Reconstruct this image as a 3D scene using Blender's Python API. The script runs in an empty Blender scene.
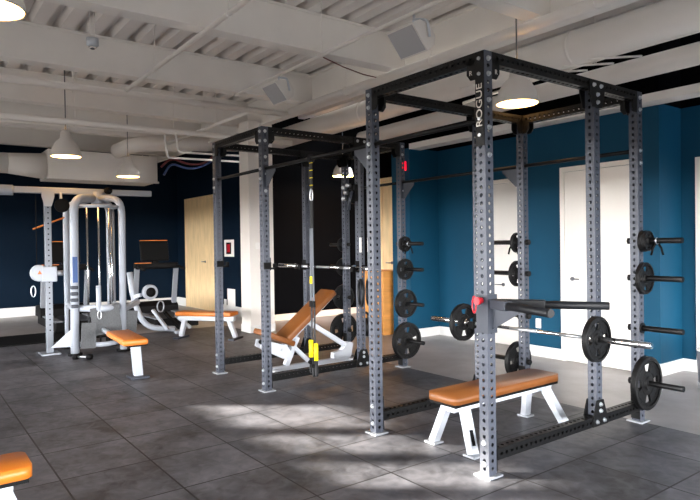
import bpy, bmesh, math, random
from mathutils import Vector, Matrix
random.seed(7)
SC = bpy.context.scene
COL = SC.collection
PI = math.pi
V = Vector

# ------------------------------------------------------------------ materials
def lin(h):
    h = h.lstrip('#')
    c = [int(h[i:i + 2], 16) / 255 for i in (0, 2, 4)]
    return tuple((x / 12.92 if x <= .04045 else ((x + .055) / 1.055) ** 2.4) for x in c) + (1,)

def mat(name, hexcol, rough=.5, metal=0., noise=0., nscale=8., bump=0., bscale=200., emit=None, estr=0., spec=.5, stretch=None):
    m = bpy.data.materials.new(name); m.use_nodes = True
    nt = m.node_tree; b = nt.nodes['Principled BSDF']
    c = lin(hexcol)
    b.inputs['Base Color'].default_value = c
    b.inputs['Roughness'].default_value = rough
    b.inputs['Metallic'].default_value = metal
    b.inputs['Specular IOR Level'].default_value = spec
    if noise > 0 or bump > 0:
        tc = nt.nodes.new('ShaderNodeTexCoord')
        mp = nt.nodes.new('ShaderNodeMapping')
        nt.links.new(tc.outputs['Object'], mp.inputs['Vector'])
        if stretch: mp.inputs['Scale'].default_value = stretch
    if noise > 0:
        n = nt.nodes.new('ShaderNodeTexNoise'); n.inputs['Scale'].default_value = nscale; n.inputs['Detail'].default_value = 5
        nt.links.new(mp.outputs['Vector'], n.inputs['Vector'])
        r = nt.nodes.new('ShaderNodeValToRGB')
        lo = tuple(max(0, x * (1 - noise)) for x in c[:3]) + (1,); hi = tuple(min(1, x * (1 + noise)) for x in c[:3]) + (1,)
        r.color_ramp.elements[0].color = lo; r.color_ramp.elements[1].color = hi
        r.color_ramp.elements[0].position = .3; r.color_ramp.elements[1].position = .7
        nt.links.new(n.outputs['Fac'], r.inputs['Fac']); nt.links.new(r.outputs['Color'], b.inputs['Base Color'])
    if bump > 0:
        n2 = nt.nodes.new('ShaderNodeTexNoise'); n2.inputs['Scale'].default_value = bscale
        nt.links.new(mp.outputs['Vector'], n2.inputs['Vector'])
        bp = nt.nodes.new('ShaderNodeBump'); bp.inputs['Strength'].default_value = bump; bp.inputs['Distance'].default_value = .01
        nt.links.new(n2.outputs['Fac'], bp.inputs['Height']); nt.links.new(bp.outputs['Normal'], b.inputs['Normal'])
    if emit:
        b.inputs['Emission Color'].default_value = lin(emit); b.inputs['Emission Strength'].default_value = estr
    return m

M = {}
M['post'] = mat('grey powdercoat steel', '#484c56', .38, .15, .06, 6, spec=.4)
M['black'] = mat('black powdercoat steel', '#09090a', .45, 0, .1, 20, spec=.25)
M['steel'] = mat('zinc steel', '#c4c8cc', .32, .85)
M['chrome'] = mat('polished chrome', '#dcdcdc', .16, 1.)
M['foot'] = mat('bare foot plate', '#a9adb3', .4, .4)
M['iron'] = mat('black cast iron plate', '#0b0b0c', .5, 0, .15, 30, .15, 300, spec=.25)
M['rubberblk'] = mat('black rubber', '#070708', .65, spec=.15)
M['grip'] = mat('dark grip', '#101216', .5, spec=.3)
M['slate'] = mat('dark grey steel', '#363a43', .45, .1, spec=.35)
M['red'] = mat('red knob', '#b00c20', .35)
M['vinyl'] = mat('tan orange vinyl', '#74441c', .42, 0, .06, 5, .08, 400)
M['vinylbright'] = mat('bright orange vinyl', '#bd6a20', .4, 0, .05, 5, .08, 400)
M['white'] = mat('white enamel', '#bfc4cc', .35, 0, .02, 3)
M['silver'] = mat('silver painted tube', '#8d929a', .35, .4)
M['yellow'] = mat('yellow foam', '#ffe400', .6)
M['strap'] = mat('black webbing', '#15161a', .7)
M['strapgrey'] = mat('grey webbing', '#5b6068', .65)
M['deck'] = mat('ceiling deck paint', '#e4dfdb', .7, 0, .04, 2)
M['beam'] = mat('beam paint', '#e8e4df', .65, 0, .04, 2)
M['duct'] = mat('duct paint', '#e6e1dc', .6, 0, .03, 2)
M['lampshade'] = mat('lamp enamel', '#d9d4cf', .4)
M['lampglow'] = mat('lamp diffuser', '#ffffff', .5, emit='#ffbf70', estr=22)
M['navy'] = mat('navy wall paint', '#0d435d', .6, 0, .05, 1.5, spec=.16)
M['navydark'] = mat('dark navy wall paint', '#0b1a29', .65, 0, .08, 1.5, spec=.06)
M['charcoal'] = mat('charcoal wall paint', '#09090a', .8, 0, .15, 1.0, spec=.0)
M['whitewall'] = mat('white wall paint', '#e3ded8', .6, 0, .02, 2)
M['doorwhite'] = mat('white door paint', '#ebe8e2', .5, 0, .015, 2)
M['base'] = mat('white baseboard', '#e6e6e4', .5)
M['base_warmlit'] = mat('warm-lit tinted baseboard', '#c4b19c', .5)  # white baseboard with the warm light on it put into its colour
M['lampglow2'] = mat('bright lamp diffuser', '#ffffff', .5, emit='#ffb860', estr=150)
M['machinewhite'] = mat('machine enamel', '#a4aab4', .35, 0, .02, 3)
M['columnsteel'] = mat('brushed column steel', '#6f747c', .4, .3)
M['handle'] = mat('brushed handle metal', '#6d6f73', .35, .7)
M['ply'] = mat('plywood', '#e8cb9c', .55, 0, .12, 3.5, stretch=(3, 3, .7))
M['plyorange'] = mat('varnished plywood', '#c98a45', .5, 0, .16, 3, stretch=(1, 1, 6))
M['grille'] = mat('speaker grille', '#a8a7a9', .8)
M['panelgrey'] = mat('checkered grey plate', '#4d4f52', .6, 0, .2, 60)
M['blue'] = mat('blue label', '#2c4f86', .5)
M['screen'] = mat('dark console', '#060708', .35, spec=.15)
M['cabr'] = mat('red cable jacket', '#5a0d16', .5)
M['cabb'] = mat('blue cable jacket', '#123468', .5)
M['redlit'] = mat('lit red sign face', '#ff2040', .4, emit='#ff1030', estr=1.6)
M['bin'] = mat('grey plastic', '#5d626d', .5)
M['plate_white'] = mat('white plastic', '#eceae6', .4)
M['lettering'] = mat('lettering metal', '#d9d4cc', .35, .3)
M['offwhite_pipe'] = mat('pipe paint', '#e8e3de', .55)

def floor_mat_node():
    m = bpy.data.materials.new('polished concrete'); m.use_nodes = True
    nt = m.node_tree; b = nt.nodes['Principled BSDF']
    tc = nt.nodes.new('ShaderNodeTexCoord')
    n = nt.nodes.new('ShaderNodeTexNoise'); n.inputs['Scale'].default_value = 1.1; n.inputs['Detail'].default_value = 7; n.inputs['Roughness'].default_value = .6
    nt.links.new(tc.outputs['Object'], n.inputs['Vector'])
    r = nt.nodes.new('ShaderNodeValToRGB')
    r.color_ramp.elements[0].color = lin('#8c8582'); r.color_ramp.elements[1].color = lin('#a9a6a6')
    r.color_ramp.elements[0].position = .35; r.color_ramp.elements[1].position = .65
    nt.links.new(n.outputs['Fac'], r.inputs['Fac']); nt.links.new(r.outputs['Color'], b.inputs['Base Color'])
    b.inputs['Roughness'].default_value = .38
    return m
M['concrete'] = floor_mat_node()

TX0, TXP, TY0, TYP = .155, .638, .17, .60
def tile_mat():
    m = bpy.data.materials.new('rubber tiles'); m.use_nodes = True
    nt = m.node_tree; b = nt.nodes['Principled BSDF']; L = nt.links.new
    tc = nt.nodes.new('ShaderNodeTexCoord'); sp = nt.nodes.new('ShaderNodeSeparateXYZ'); L(tc.outputs['Object'], sp.inputs[0])
    def mth(op, a, bb=None):
        n = nt.nodes.new('ShaderNodeMath'); n.operation = op
        for i, q in enumerate((a, bb)):
            if q is None: continue
            if isinstance(q, (int, float)): n.inputs[i].default_value = q
            else: L(q, n.inputs[i])
        return n.outputs[0]
    def cell(o, off, per):
        s = mth('DIVIDE', mth('SUBTRACT', o, off), per)
        fr = mth('FRACT', s)
        d = mth('MULTIPLY', mth('MINIMUM', fr, mth('SUBTRACT', 1., fr)), per)
        return d, mth('FLOOR', s)
    dx, ix = cell(sp.outputs['X'], TX0, TXP); dy, iy = cell(sp.outputs['Y'], TY0, TYP)
    d = mth('MINIMUM', dx, dy)
    seam = mth('LESS_THAN', d, .006)
    h = mth('FRACT', mth('MULTIPLY', mth('SINE', mth('ADD', mth('MULTIPLY', ix, 12.99), mth('MULTIPLY', iy, 78.2))), 4375.5))
    n = nt.nodes.new('ShaderNodeTexNoise'); n.inputs['Scale'].default_value = 2.2; n.inputs['Detail'].default_value = 8; n.inputs['Roughness'].default_value = .62
    L(tc.outputs['Object'], n.inputs['Vector'])
    ns = nt.nodes.new('ShaderNodeTexNoise'); ns.inputs['Scale'].default_value = 9; ns.inputs['Detail'].default_value = 6; ns.inputs['Distortion'].default_value = 1.2
    L(tc.outputs['Object'], ns.inputs['Vector'])
    f = mth('ADD', mth('ADD', mth('MULTIPLY', n.outputs['Fac'], .62), mth('MULTIPLY', ns.outputs['Fac'], .3)), mth('MULTIPLY', h, .10))
    r = nt.nodes.new('ShaderNodeValToRGB')
    r.color_ramp.elements[0].color = lin('#29292d'); r.color_ramp.elements[1].color = lin('#6f6f75')
    r.color_ramp.elements[0].position = .36; r.color_ramp.elements[1].position = .68
    L(f, r.inputs['Fac'])
    n3 = nt.nodes.new('ShaderNodeTexNoise'); n3.inputs['Scale'].default_value = 160
    L(tc.outputs['Object'], n3.inputs['Vector'])
    mx = nt.nodes.new('ShaderNodeMix'); mx.data_type = 'RGBA'
    L(seam, mx.inputs[0]); L(r.outputs['Color'], mx.inputs[6]); mx.inputs[7].default_value = lin('#0e0d0e')
    L(mx.outputs[2], b.inputs['Base Color'])
    rr = nt.nodes.new('ShaderNodeMapRange'); rr.inputs[3].default_value = .42; rr.inputs[4].default_value = .62
    L(n.outputs['Fac'], rr.inputs[0]); L(rr.outputs[0], b.inputs['Roughness'])
    bp = nt.nodes.new('ShaderNodeBump'); bp.inputs['Strength'].default_value = .12; bp.inputs['Distance'].default_value = .004
    L(n3.outputs['Fac'], bp.inputs['Height']); L(bp.outputs['Normal'], b.inputs['Normal'])
    return m
M['tiles'] = tile_mat()

# ------------------------------------------------------------------ mesh builder
def basis(d):
    d = V(d).normalized()
    a = V((0, 0, 1)) if abs(d.z) < .9 else V((1, 0, 0))
    x = a.cross(d).normalized(); y = d.cross(x)
    return x, y, d

class MB:
    def __init__(s): s.b = bmesh.new()
    def box(s, c, size, rot=None):
        m = Matrix.Translation(V(c)) @ (rot.to_4x4() if rot else Matrix()) @ Matrix.Diagonal((size[0], size[1], size[2], 1))
        bmesh.ops.create_cube(s.b, size=1, matrix=m); return s
    def bb(s, x0, x1, y0, y1, z0, z1):
        return s.box(((x0 + x1) / 2, (y0 + y1) / 2, (z0 + z1) / 2), (abs(x1 - x0), abs(y1 - y0), abs(z1 - z0)))
    def bar(s, p0, p1, w, h, up=(0, 0, 1)):
        p0 = V(p0); p1 = V(p1); d = (p1 - p0); L = d.length; d.normalize()
        u = V(up); x = d.cross(u)
        if x.length < 1e-4: x = d.cross(V((1, 0, 0)))
        x.normalize(); u = x.cross(d)
        R = Matrix((x, d, u)).transposed()
        return s.box((p0 + p1) / 2, (w, L, h), R)
    def ring(s, c, x, y, r, n, ph=0):
        return [s.b.verts.new(c + x * (r * math.cos(2 * PI * i / n + ph)) + y * (r * math.sin(2 * PI * i / n + ph))) for i in range(n)]
    def skin(s, rings, cap=True, closed=False):
        n = len(rings[0]); k = len(rings)
        for i in range(k if closed else k - 1):
            a, c = rings[i], rings[(i + 1) % k]
            for j in range(n):
                f = s.b.faces.new((a[j], a[(j + 1) % n], c[(j + 1) % n], c[j])); f.smooth = True
        if cap and not closed:
            s.b.faces.new(rings[0][::-1]); s.b.faces.new(rings[-1])
    def cyl(s, p0, p1, r, n=16, r2=None):
        p0 = V(p0); p1 = V(p1); x, y, d = basis(p1 - p0)
        s.skin([s.ring(p0, x, y, r, n), s.ring(p1, x, y, r if r2 is None else r2, n)]); return s
    def tube(s, pts, r, n=12, closed=False, flat=None):
        pts = [V(p) for p in pts]; k = len(pts); rings = []; x = None
        for i, p in enumerate(pts):
            if closed: d = pts[(i + 1) % k] - pts[i - 1]
            else: d = pts[min(i + 1, k - 1)] - pts[max(i - 1, 0)]
            d.normalize()
            if x is None: x, y, _ = basis(d)
            else:
                x = (x - d * x.dot(d)).normalized(); y = d.cross(x)
            if flat: rings.append([s.b.verts.new(p + x * a * flat[0] + y * b_ * flat[1]) for a, b_ in ((-1, -1), (1, -1), (1, 1), (-1, 1))])
            else: rings.append(s.ring(p, x, y, r, n))
        s.skin(rings, True, closed)
        return s
    def lathe(s, prof, c=(0, 0, 0), axis=(0, 0, 1), n=32, cap=True):
        x, y, d = basis(axis); c = V(c)
        s.skin([s.ring(c + d * z, x, y, max(r, .0005), n) for r, z in prof], cap); return s
    def prism(s, poly, o, ux, uy, t):
        o = V(o); ux = V(ux); uy = V(uy); nn = ux.cross(uy).normalized() * t
        a = [s.b.verts.new(o + ux * p[0] + uy * p[1]) for p in poly]; c = [s.b.verts.new(v.co + nn) for v in a]
        k = len(a)
        s.b.faces.new(a[::-1]); s.b.faces.new(c)
        for i in range(k): s.b.faces.new((a[i], a[(i + 1) % k], c[(i + 1) % k], c[i]))
        return s
    def bevel(s, w, seg=2):
        es = [e for e in s.b.edges if len(e.link_faces) == 2 and e.calc_face_angle(0) > .6]
        bmesh.ops.bevel(s.b, geom=es, offset=w, segments=seg, affect='EDGES', profile=.5); return s
    def smooth(s):
        for f in s.b.faces: f.smooth = True
        return s
    def mesh(s, name, m):
        bmesh.ops.recalc_face_normals(s.b, faces=s.b.faces[:])
        me = bpy.data.meshes.new(name); s.b.to_mesh(me); s.b.free()
        ms = m if isinstance(m, (list, tuple)) else [m]
        for q in ms: me.materials.append(q)
        return me

def arc(c, r, a0, a1, ux, uy, n=8):
    c = V(c); ux = V(ux); uy = V(uy)
    return [c + ux * (r * math.cos(a0 + (a1 - a0) * i / n)) + uy * (r * math.sin(a0 + (a1 - a0) * i / n)) for i in range(n + 1)]

def roundpts(pts, r, n=5):
    pts = [V(p) for p in pts]; out = [pts[0]]
    for i in range(1, len(pts) - 1):
        a, p, c = pts[i - 1], pts[i], pts[i + 1]
        d0 = (a - p); d1 = (c - p); rr = min(r, d0.length * .48, d1.length * .48)
        q0 = p + d0.normalized() * rr; q1 = p + d1.normalized() * rr
        for k in range(n + 1):
            t = k / n; out.append(q0 * (1 - t) ** 2 + p * 2 * t * (1 - t) + q1 * t * t)
    out.append(pts[-1]); return out

ROOTM = {}
def rootmat(o):
    while o.parent: o = o.parent
    return ROOTM.get(o.name, Matrix())
def obj(name, mb, m, parent=None, label=None):
    """mesh built in world coordinates, stored in its thing's frame"""
    me = mb.mesh(name, m) if isinstance(mb, MB) else mb
    o = bpy.data.objects.new(name, me); COL.objects.link(o)
    if parent:
        me.transform(rootmat(parent).inverted()); o.parent = parent
    if label: o['label'] = label
    return o
def inst(name, me, parent, loc, rot=None, label=None):
    o = bpy.data.objects.new(name, me); COL.objects.link(o); o.parent = parent
    mm = Matrix.Translation(V(loc)) @ (rot.to_4x4() if rot else Matrix())
    o.matrix_local = rootmat(parent).inverted() @ mm
    if label: o['label'] = label
    return o
def tag(o, label, cat, group=None):
    o['label'] = label; o['category'] = cat
    if group: o['group'] = group
    return o
def thing(name, label, cat, loc=(0, 0, 0), rz=0, group=None):
    o = bpy.data.objects.new(name, None); COL.objects.link(o); o.empty_display_size = .1
    o.location = loc; o.rotation_euler = (0, 0, rz)
    ROOTM[o.name] = Matrix.Translation(V(loc)) @ Matrix.Rotation(rz, 4, 'Z')
    return tag(o, label, cat, group)
def dup(root, loc, rz, label):
    r = root.copy(); COL.objects.link(r); r.location = loc; r.rotation_euler = (0, 0, rz); r['label'] = label
    ROOTM[r.name] = Matrix.Translation(V(loc)) @ Matrix.Rotation(rz, 4, 'Z')
    for ch in list(root.children):
        c = ch.copy(); COL.objects.link(c); c.parent = r
        for g in list(ch.children):
            d = g.copy(); COL.objects.link(d); d.parent = c
    return r
def struct(name, mb, m, parent=None):
    o = obj(name, mb, m, parent)
    if not parent: o['kind'] = 'structure'
    return o
def text_mesh(body, size, depth, m, mtx, sx=1.):
    cu = bpy.data.curves.new('lettering', 'FONT'); cu.body = body; cu.size = size; cu.extrude = depth
    cu.align_x = 'CENTER'; cu.align_y = 'CENTER'
    t = bpy.data.objects.new('tmp_text', cu); COL.objects.link(t)
    dg = bpy.context.evaluated_depsgraph_get()
    me = bpy.data.meshes.new_from_object(t.evaluated_get(dg))
    bpy.data.objects.remove(t); bpy.data.curves.remove(cu)
    me.transform(mtx @ Matrix.Diagonal((sx, 1, 1, 1)))
    me.materials.clear(); me.materials.append(m)
    return me

# ------------------------------------------------------------------ camera (level-ish wide view from the near corner)
f_px = 602.74; yaw, pitch, roll = 2.4996, -.0102, -.0143
F = V((math.cos(pitch) * math.cos(yaw), math.cos(pitch) * math.sin(yaw), math.sin(pitch)))
R = F.cross(V((0, 0, 1))).normalized(); U = R.cross(F)
R2 = R * math.cos(roll) + U * math.sin(roll); U2 = U * math.cos(roll) - R * math.sin(roll)
cam = bpy.data.cameras.new('camera'); co = bpy.data.objects.new('camera', cam); COL.objects.link(co)
cam.sensor_width = 36; cam.lens = 36 * f_px / 700; cam.clip_start = .05
mw = Matrix((R2, U2, -F)).transposed().to_4x4(); mw.translation = V((2.6144, -3.0651, 1.5497)); co.matrix_world = mw
SC.camera = co

# ------------------------------------------------------------------ room shell
ZC = 4.2
XL, XR, YF, YB = -13.0, 7.0, -7.0, 7.2
struct('floor', MB().bb(XL - .2, XR + .2, YF - .2, YB + .2, -.2, -.012), M['concrete'])
struct('rubber_floor', MB().bb(-8.25, XR, YF, 1.97, -.0118, 0), M['tiles'])

def deck(name, y0, y1, m):
    mb = MB(); per = .305; pts = []
    k0 = math.floor((y0 + 1.705) / per); y = -1.705 + k0 * per - .07
    while y < y1 + .01:
        for dy, z in ((0, ZC), (.15, ZC), (.185, ZC + .1), (.27, ZC + .1)):
            pts.append((y + dy, z))
        y += per
    pts = [(yy, z) for yy, z in pts]
    rows = [[mb.b.verts.new((x, yy, z)) for yy, z in pts] for x in (XL - .2, XR + .2)]
    top = [[mb.b.verts.new((x, yy, ZC + .2)) for yy in (pts[0][0], pts[-1][0])] for x in (XL - .2, XR + .2)]
    for i in range(len(pts) - 1): mb.b.faces.new((rows[0][i], rows[0][i + 1], rows[1][i + 1], rows[1][i]))
    mb.b.faces.new((top[0][0], top[0][1], top[1][1], top[1][0]))
    mb.b.faces.new(rows[0] + top[0][::-1]); mb.b.faces.new(rows[1] + top[1][::-1])
    mb.b.faces.new((rows[0][0], rows[1][0], top[1][0], top[0][0])); mb.b.faces.new((rows[0][-1], rows[1][-1], top[1][1], top[0][1]))
    return struct(name, mb, m)
deck('ceiling', YF - .2, 4.1, M['deck'])
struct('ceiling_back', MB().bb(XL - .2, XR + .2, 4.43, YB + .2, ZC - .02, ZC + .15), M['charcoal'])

# steel beams running to the girder
for i, x in enumerate((1.1, -1.07, -3.22, -5.38, -7.55, -9.7, -11.85)):
    mb = MB(); zb = 3.75
    mb.bb(x - .012, x + .012, YF, 2.15, zb + .012, ZC).bb(x - .1, x + .1, YF, 2.15, zb, zb + .022).bb(x - .1, x + .1, YF, 2.15, ZC - .03, ZC - .002)
    mb.bb(x - .012 + .06, x + .085, YF, 2.15, zb + .02, ZC - .03)
    struct('trim_%d' % (i + 1), mb, M['beam'])
struct('trim_8', MB().bb(XL, XR, 2.15, 2.2, 3.7, ZC).bb(XL, XR, 2.1, 2.25, 3.68, 3.71).bb(XL, XR, 2.1, 2.25, ZC - .04, ZC - .003), M['beam'])

H = ZC + .15
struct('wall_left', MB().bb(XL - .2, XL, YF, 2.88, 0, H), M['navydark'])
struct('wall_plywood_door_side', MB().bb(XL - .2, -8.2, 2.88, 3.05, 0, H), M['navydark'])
struct('wall_column', MB().bb(-7.3, -6.95, 1.88, 2.36, 0, 3.75), M['whitewall'])
struct('wall_charcoal', MB().bb(-8.4, -8.2, 3.05, YB, 0, H), M['charcoal'])
struct('wall_corridor_end', MB().bb(-8.2, -5.0, YB - .15, YB, 0, H), M['charcoal'])
struct('wall_stub', MB().bb(-6.15, -5.12, 4.0, 4.15, 0, H), M['charcoal'])
struct('wall_stub_return', MB().bb(-5.12, -4.68, 3.62, 4.42, 0, 3.1), M['navy'])
struct('wall_back', MB().bb(-4.68, -2.5, 4.27, 4.42, 0, 3.1), M['navy'])
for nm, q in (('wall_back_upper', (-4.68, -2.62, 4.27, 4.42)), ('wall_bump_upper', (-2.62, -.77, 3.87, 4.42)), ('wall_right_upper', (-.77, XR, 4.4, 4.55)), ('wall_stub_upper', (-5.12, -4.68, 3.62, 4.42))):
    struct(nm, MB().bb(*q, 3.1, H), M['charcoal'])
struct('wall_back_bump', MB().bb(-2.62, -.77, 3.87, 4.42, 0, 3.1), M['navy'])
struct('wall_back_right', MB().bb(-.77, XR, 4.4, 4.55, 0, 3.1), M['navy'])

# window wall behind the camera and window at the right end
def window_wall(name, axis, pos, a0, a1, wins, z0, z1):
    mb = MB()
    def seg(u0, u1, za, zb):
        if axis == 'y': mb.bb(u0, u1, pos - .2, pos, za, zb)
        else: mb.bb(pos, pos + .2, u0, u1, za, zb)
    if z0 > .01: seg(a0, a1, 0, z0)
    seg(a0, a1, z1, H)
    if axis == 'y':                     # unseen clerestory openings, added to throw sun stripes on the floor
        mb.b.free(); mb = MB(); seg(a0, a1, 0, z0); e = a0
        for u0, u1 in CW: seg(e, u0, CZ0, CZ1); e = u1
        seg(e, a1, CZ0, CZ1); seg(a0, a1, z1, CZ0); seg(a0, a1, CZ1, H)
    e = a0
    for u0, u1 in wins:
        seg(e, u0, z0, z1); e = u1
    seg(e, a1, z0, z1)
    return struct(name, mb, M['whitewall'])
FW = [(-12.0, -9.6), (-9.0, -6.6), (-6.0, -3.6), (-3.0, -.6), (0., 2.4), (3.0, 5.4)]
RW = [(-6.2, -3.8), (-3.4, -1.0), (-.6, 1.8), (2.0, 4.2)]
WZ0, WZ1 = .25, 2.4
CZ0, CZ1 = 2.95, 3.5
CW = [(-8.3, -7.25), (-7.12, -6.45), (-6.32, -5.65), (-5.5, -4.8)]
window_wall('wall_front', 'y', YF, XL - .2, XR + .2, FW, WZ0, WZ1)
window_wall('wall_right', 'x', XR, YF, YB, RW, WZ0, WZ1)
wn = 0
for axis, pos, wins in (('y', YF, FW), ('x', XR, RW)):
    for u0, u1 in wins:
        wn += 1; mb = MB(); t = .05
        def seg(ua, ub, za, zb):
            if axis == 'y': mb.bb(ua, ub, pos - .13, pos - .07, za, zb)
            else: mb.bb(pos + .07, pos + .13, ua, ub, za, zb)
        seg(u0, u0 + t, WZ0, WZ1); seg(u1 - t, u1, WZ0, WZ1); seg(u0 + t, u1 - t, WZ0, WZ0 + t); seg(u0 + t, u1 - t, WZ1 - t, WZ1)
        seg((u0 + u1) / 2 - .025, (u0 + u1) / 2 + .025, WZ0 + t, WZ1 - t)
        struct('window_%d' % wn, mb, M['black'])

struct('added_shade_canopy', MB().bb(XL - .2, XR + .2, YF - 5.2, YF - .2, 2.5, 2.62).bb(XL - .2, XR + .2, YF - 5.3, YF - 5.2, 2.7, 4.1), M['slate'])  # unseen slab and upstand, added to hold back direct sun and skylight
# baseboards
bh, bt = .13, .018
struct('baseboard_left', MB().bb(XL, XL + bt, YF, 2.86, -.012, .2), M['base'])
struct('baseboard_plywood_side', MB().bb(XL + bt, -12.42, 2.86, 2.88, -.012, .2).bb(-10.25, -8.2, 2.86, 2.88, -.012, .2), M['base'])
struct('baseboard_charcoal', MB().bb(-8.2, -8.2 + bt, 3.05, YB - .15, -.012, .12), M['base_warmlit'])
struct('baseboard_column', MB().bb(-7.3, -6.95, 1.862, 1.88, -.012, .13).bb(-6.95, -6.932, 1.862, 2.36, -.012, .13), M['base'])
struct('baseboard_back', MB().bb(-4.68, -3.82, 4.252, 4.27, -.012, bh).bb(-4.68, -4.662, 3.62, 4.252, -.012, bh), M['base'])
struct('baseboard_bump', MB().bb(-2.62, -2.04, 3.852, 3.87, -.012, bh).bb(-1.0, -.752, 3.852, 3.87, -.012, bh).bb(-.77, -.752, 3.87, 4.4, -.012, bh), M['base'])
struct('baseboard_right', MB().bb(-.752, -.6, 4.382, 4.4, -.012, bh).bb(.5, XR, 4.382, 4.4, -.012, bh), M['base'])

# doors
def lever(parent, p, nrm, along):
    p = V(p); n = V(nrm); a = V(along)
    mb = MB(); mb.cyl(p, p + n * .012, .027, 16).cyl(p + n * .012, p + n * .055, .009, 10).tube([p + n * .05, p + n * .052 + a * .03, p + n * .05 + a * .12], .009, 8)
    return obj('door_handle', mb, M['handle'], parent, 'brushed lever handle')
def door(name, x0, x1, y, ztop, m, hx, hz, hdir, frame=True, fm=None):
    d = obj(name, MB().bb(x0 + .065, x1 - .065, y - .022, y - .001, -.002, ztop - .065), m); d['kind'] = 'structure'
    if frame:
        f_ = obj('door_frame', MB().bb(x0, x0 + .06, y - .03, y, -.011, ztop).bb(x1 - .06, x1, y - .03, y, -.011, ztop).bb(x0 + .06, x1 - .06, y - .03, y, ztop - .06, ztop), fm or m, d)
    lever(d, (hx, y - .022, hz), (0, -1, 0), (hdir, 0, 0))
    return d
door('door_1', -2.04, -1.0, 3.87, 2.5, M['doorwhite'], -1.87, 1.06, 1)
door('door_2', -3.82, -2.64, 4.27, 2.49, M['doorwhite'], -3.3, .9, -1)
door('door_3', -.6, .5, 4.4, 2.5, M['doorwhite'], .33, 1.05, -1)
d4 = door('door_4', -12.42, -10.25, 2.88, 2.76, M['ply'], -11.15, 1.17, -1, True, M['ply'])
d5 = door('door_5', -5.86, -5.14, 4.0, 2.73, M['ply'], -5.55, 1.2, -1)

# ------------------------------------------------------------------ perforated steel tube
T = .0762
def perf(length, pitch=.053, w=T, r=.0132, t=.004, n=12, start=None, sides=(0, 1, 2, 3)):
    """square tube along local z, real punched holes on all four sides"""
    mb = MB(); b = mb.b; hw = w / 2
    k = int(length / pitch); end = (length - k * pitch) / 2
    dirs = [V((1, 0, 0)), V((0, 1, 0)), V((-1, 0, 0)), V((0, -1, 0))]
    for q in range(4):
        nrm = dirs[q]; tx = dirs[(q + 1) % 4]
        def P(a, z, dep=0): return b.verts.new(nrm * (hw - dep) + tx * a + V((0, 0, z)))
        for za, zb in ((0, end), (length - end, length)):
            b.faces.new((P(-hw, za), P(hw, za), P(hw, zb), P(-hw, zb)))
        for i in range(k):
            z0 = end + i * pitch; z1 = z0 + pitch; zc = (z0 + z1) / 2
            c = [P(hw, z1), P(-hw, z1), P(-hw, z0), P(hw, z0)]
            rg = [P(r * math.cos(2 * PI * j / n + PI / 4), zc + r * math.sin(2 * PI * j / n + PI / 4)) for j in range(n)]
            ri = [P(r * math.cos(2 * PI * j / n + PI / 4), zc + r * math.sin(2 * PI * j / n + PI / 4), t) for j in range(n)]
            s = n // 4
            for e in range(4):
                arcv = [rg[(e * s + j) % n] for j in range(s + 1)]
                b.faces.new([c[e], c[(e + 1) % 4]] + arcv[::-1])
            for j in range(n): b.faces.new((rg[j], rg[(j + 1) % n], ri[(j + 1) % n], ri[j]))
    for z in (0, length):
        b.faces.new([b.verts.new((x, y, z)) for x, y in ((hw, hw), (-hw, hw), (-hw, -hw), (hw, -hw))])
    bmesh.ops.remove_doubles(b, verts=b.verts[:], dist=.0002)
    return mb
RX = {'z': None, 'x': Matrix.Rotation(PI / 2, 3, 'Y'), 'y': Matrix.Rotation(-PI / 2, 3, 'X')}

W, L1, L2, RH = 1.168, 1.274, .657, 2.80
LT = L1 + L2
ME = {}
ME['post'] = perf(RH - .012).mesh('upright', M['post'])
ME['mid'] = perf(RH - T - .176).mesh('upright', M['post'])
ME['side'] = perf(LT - T).mesh('crossmember', M['black'])
ME['front'] = perf(W - T).mesh('crossmember', M['black'])
mbb = MB(); mbb.cyl((0, 0, 0), (0, 0, .004), .0175, 18).cyl((0, 0, .004), (0, 0, .016), .0125, 6)
ME['bolt'] = mbb.mesh('bolt', M['steel'])
ROT = {'-y': Matrix.Rotation(PI / 2, 3, 'X'), '+y': Matrix.Rotation(-PI / 2, 3, 'X'), '+x': Matrix.Rotation(PI / 2, 3, 'Y'), '-x': Matrix.Rotation(-PI / 2, 3, 'Y')}

def octa(w, h, c):
    return [(-w, 0), (w, 0), (w, -h + c), (w - c, -h), (-w + c, -h), (-w, -h + c)]

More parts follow.
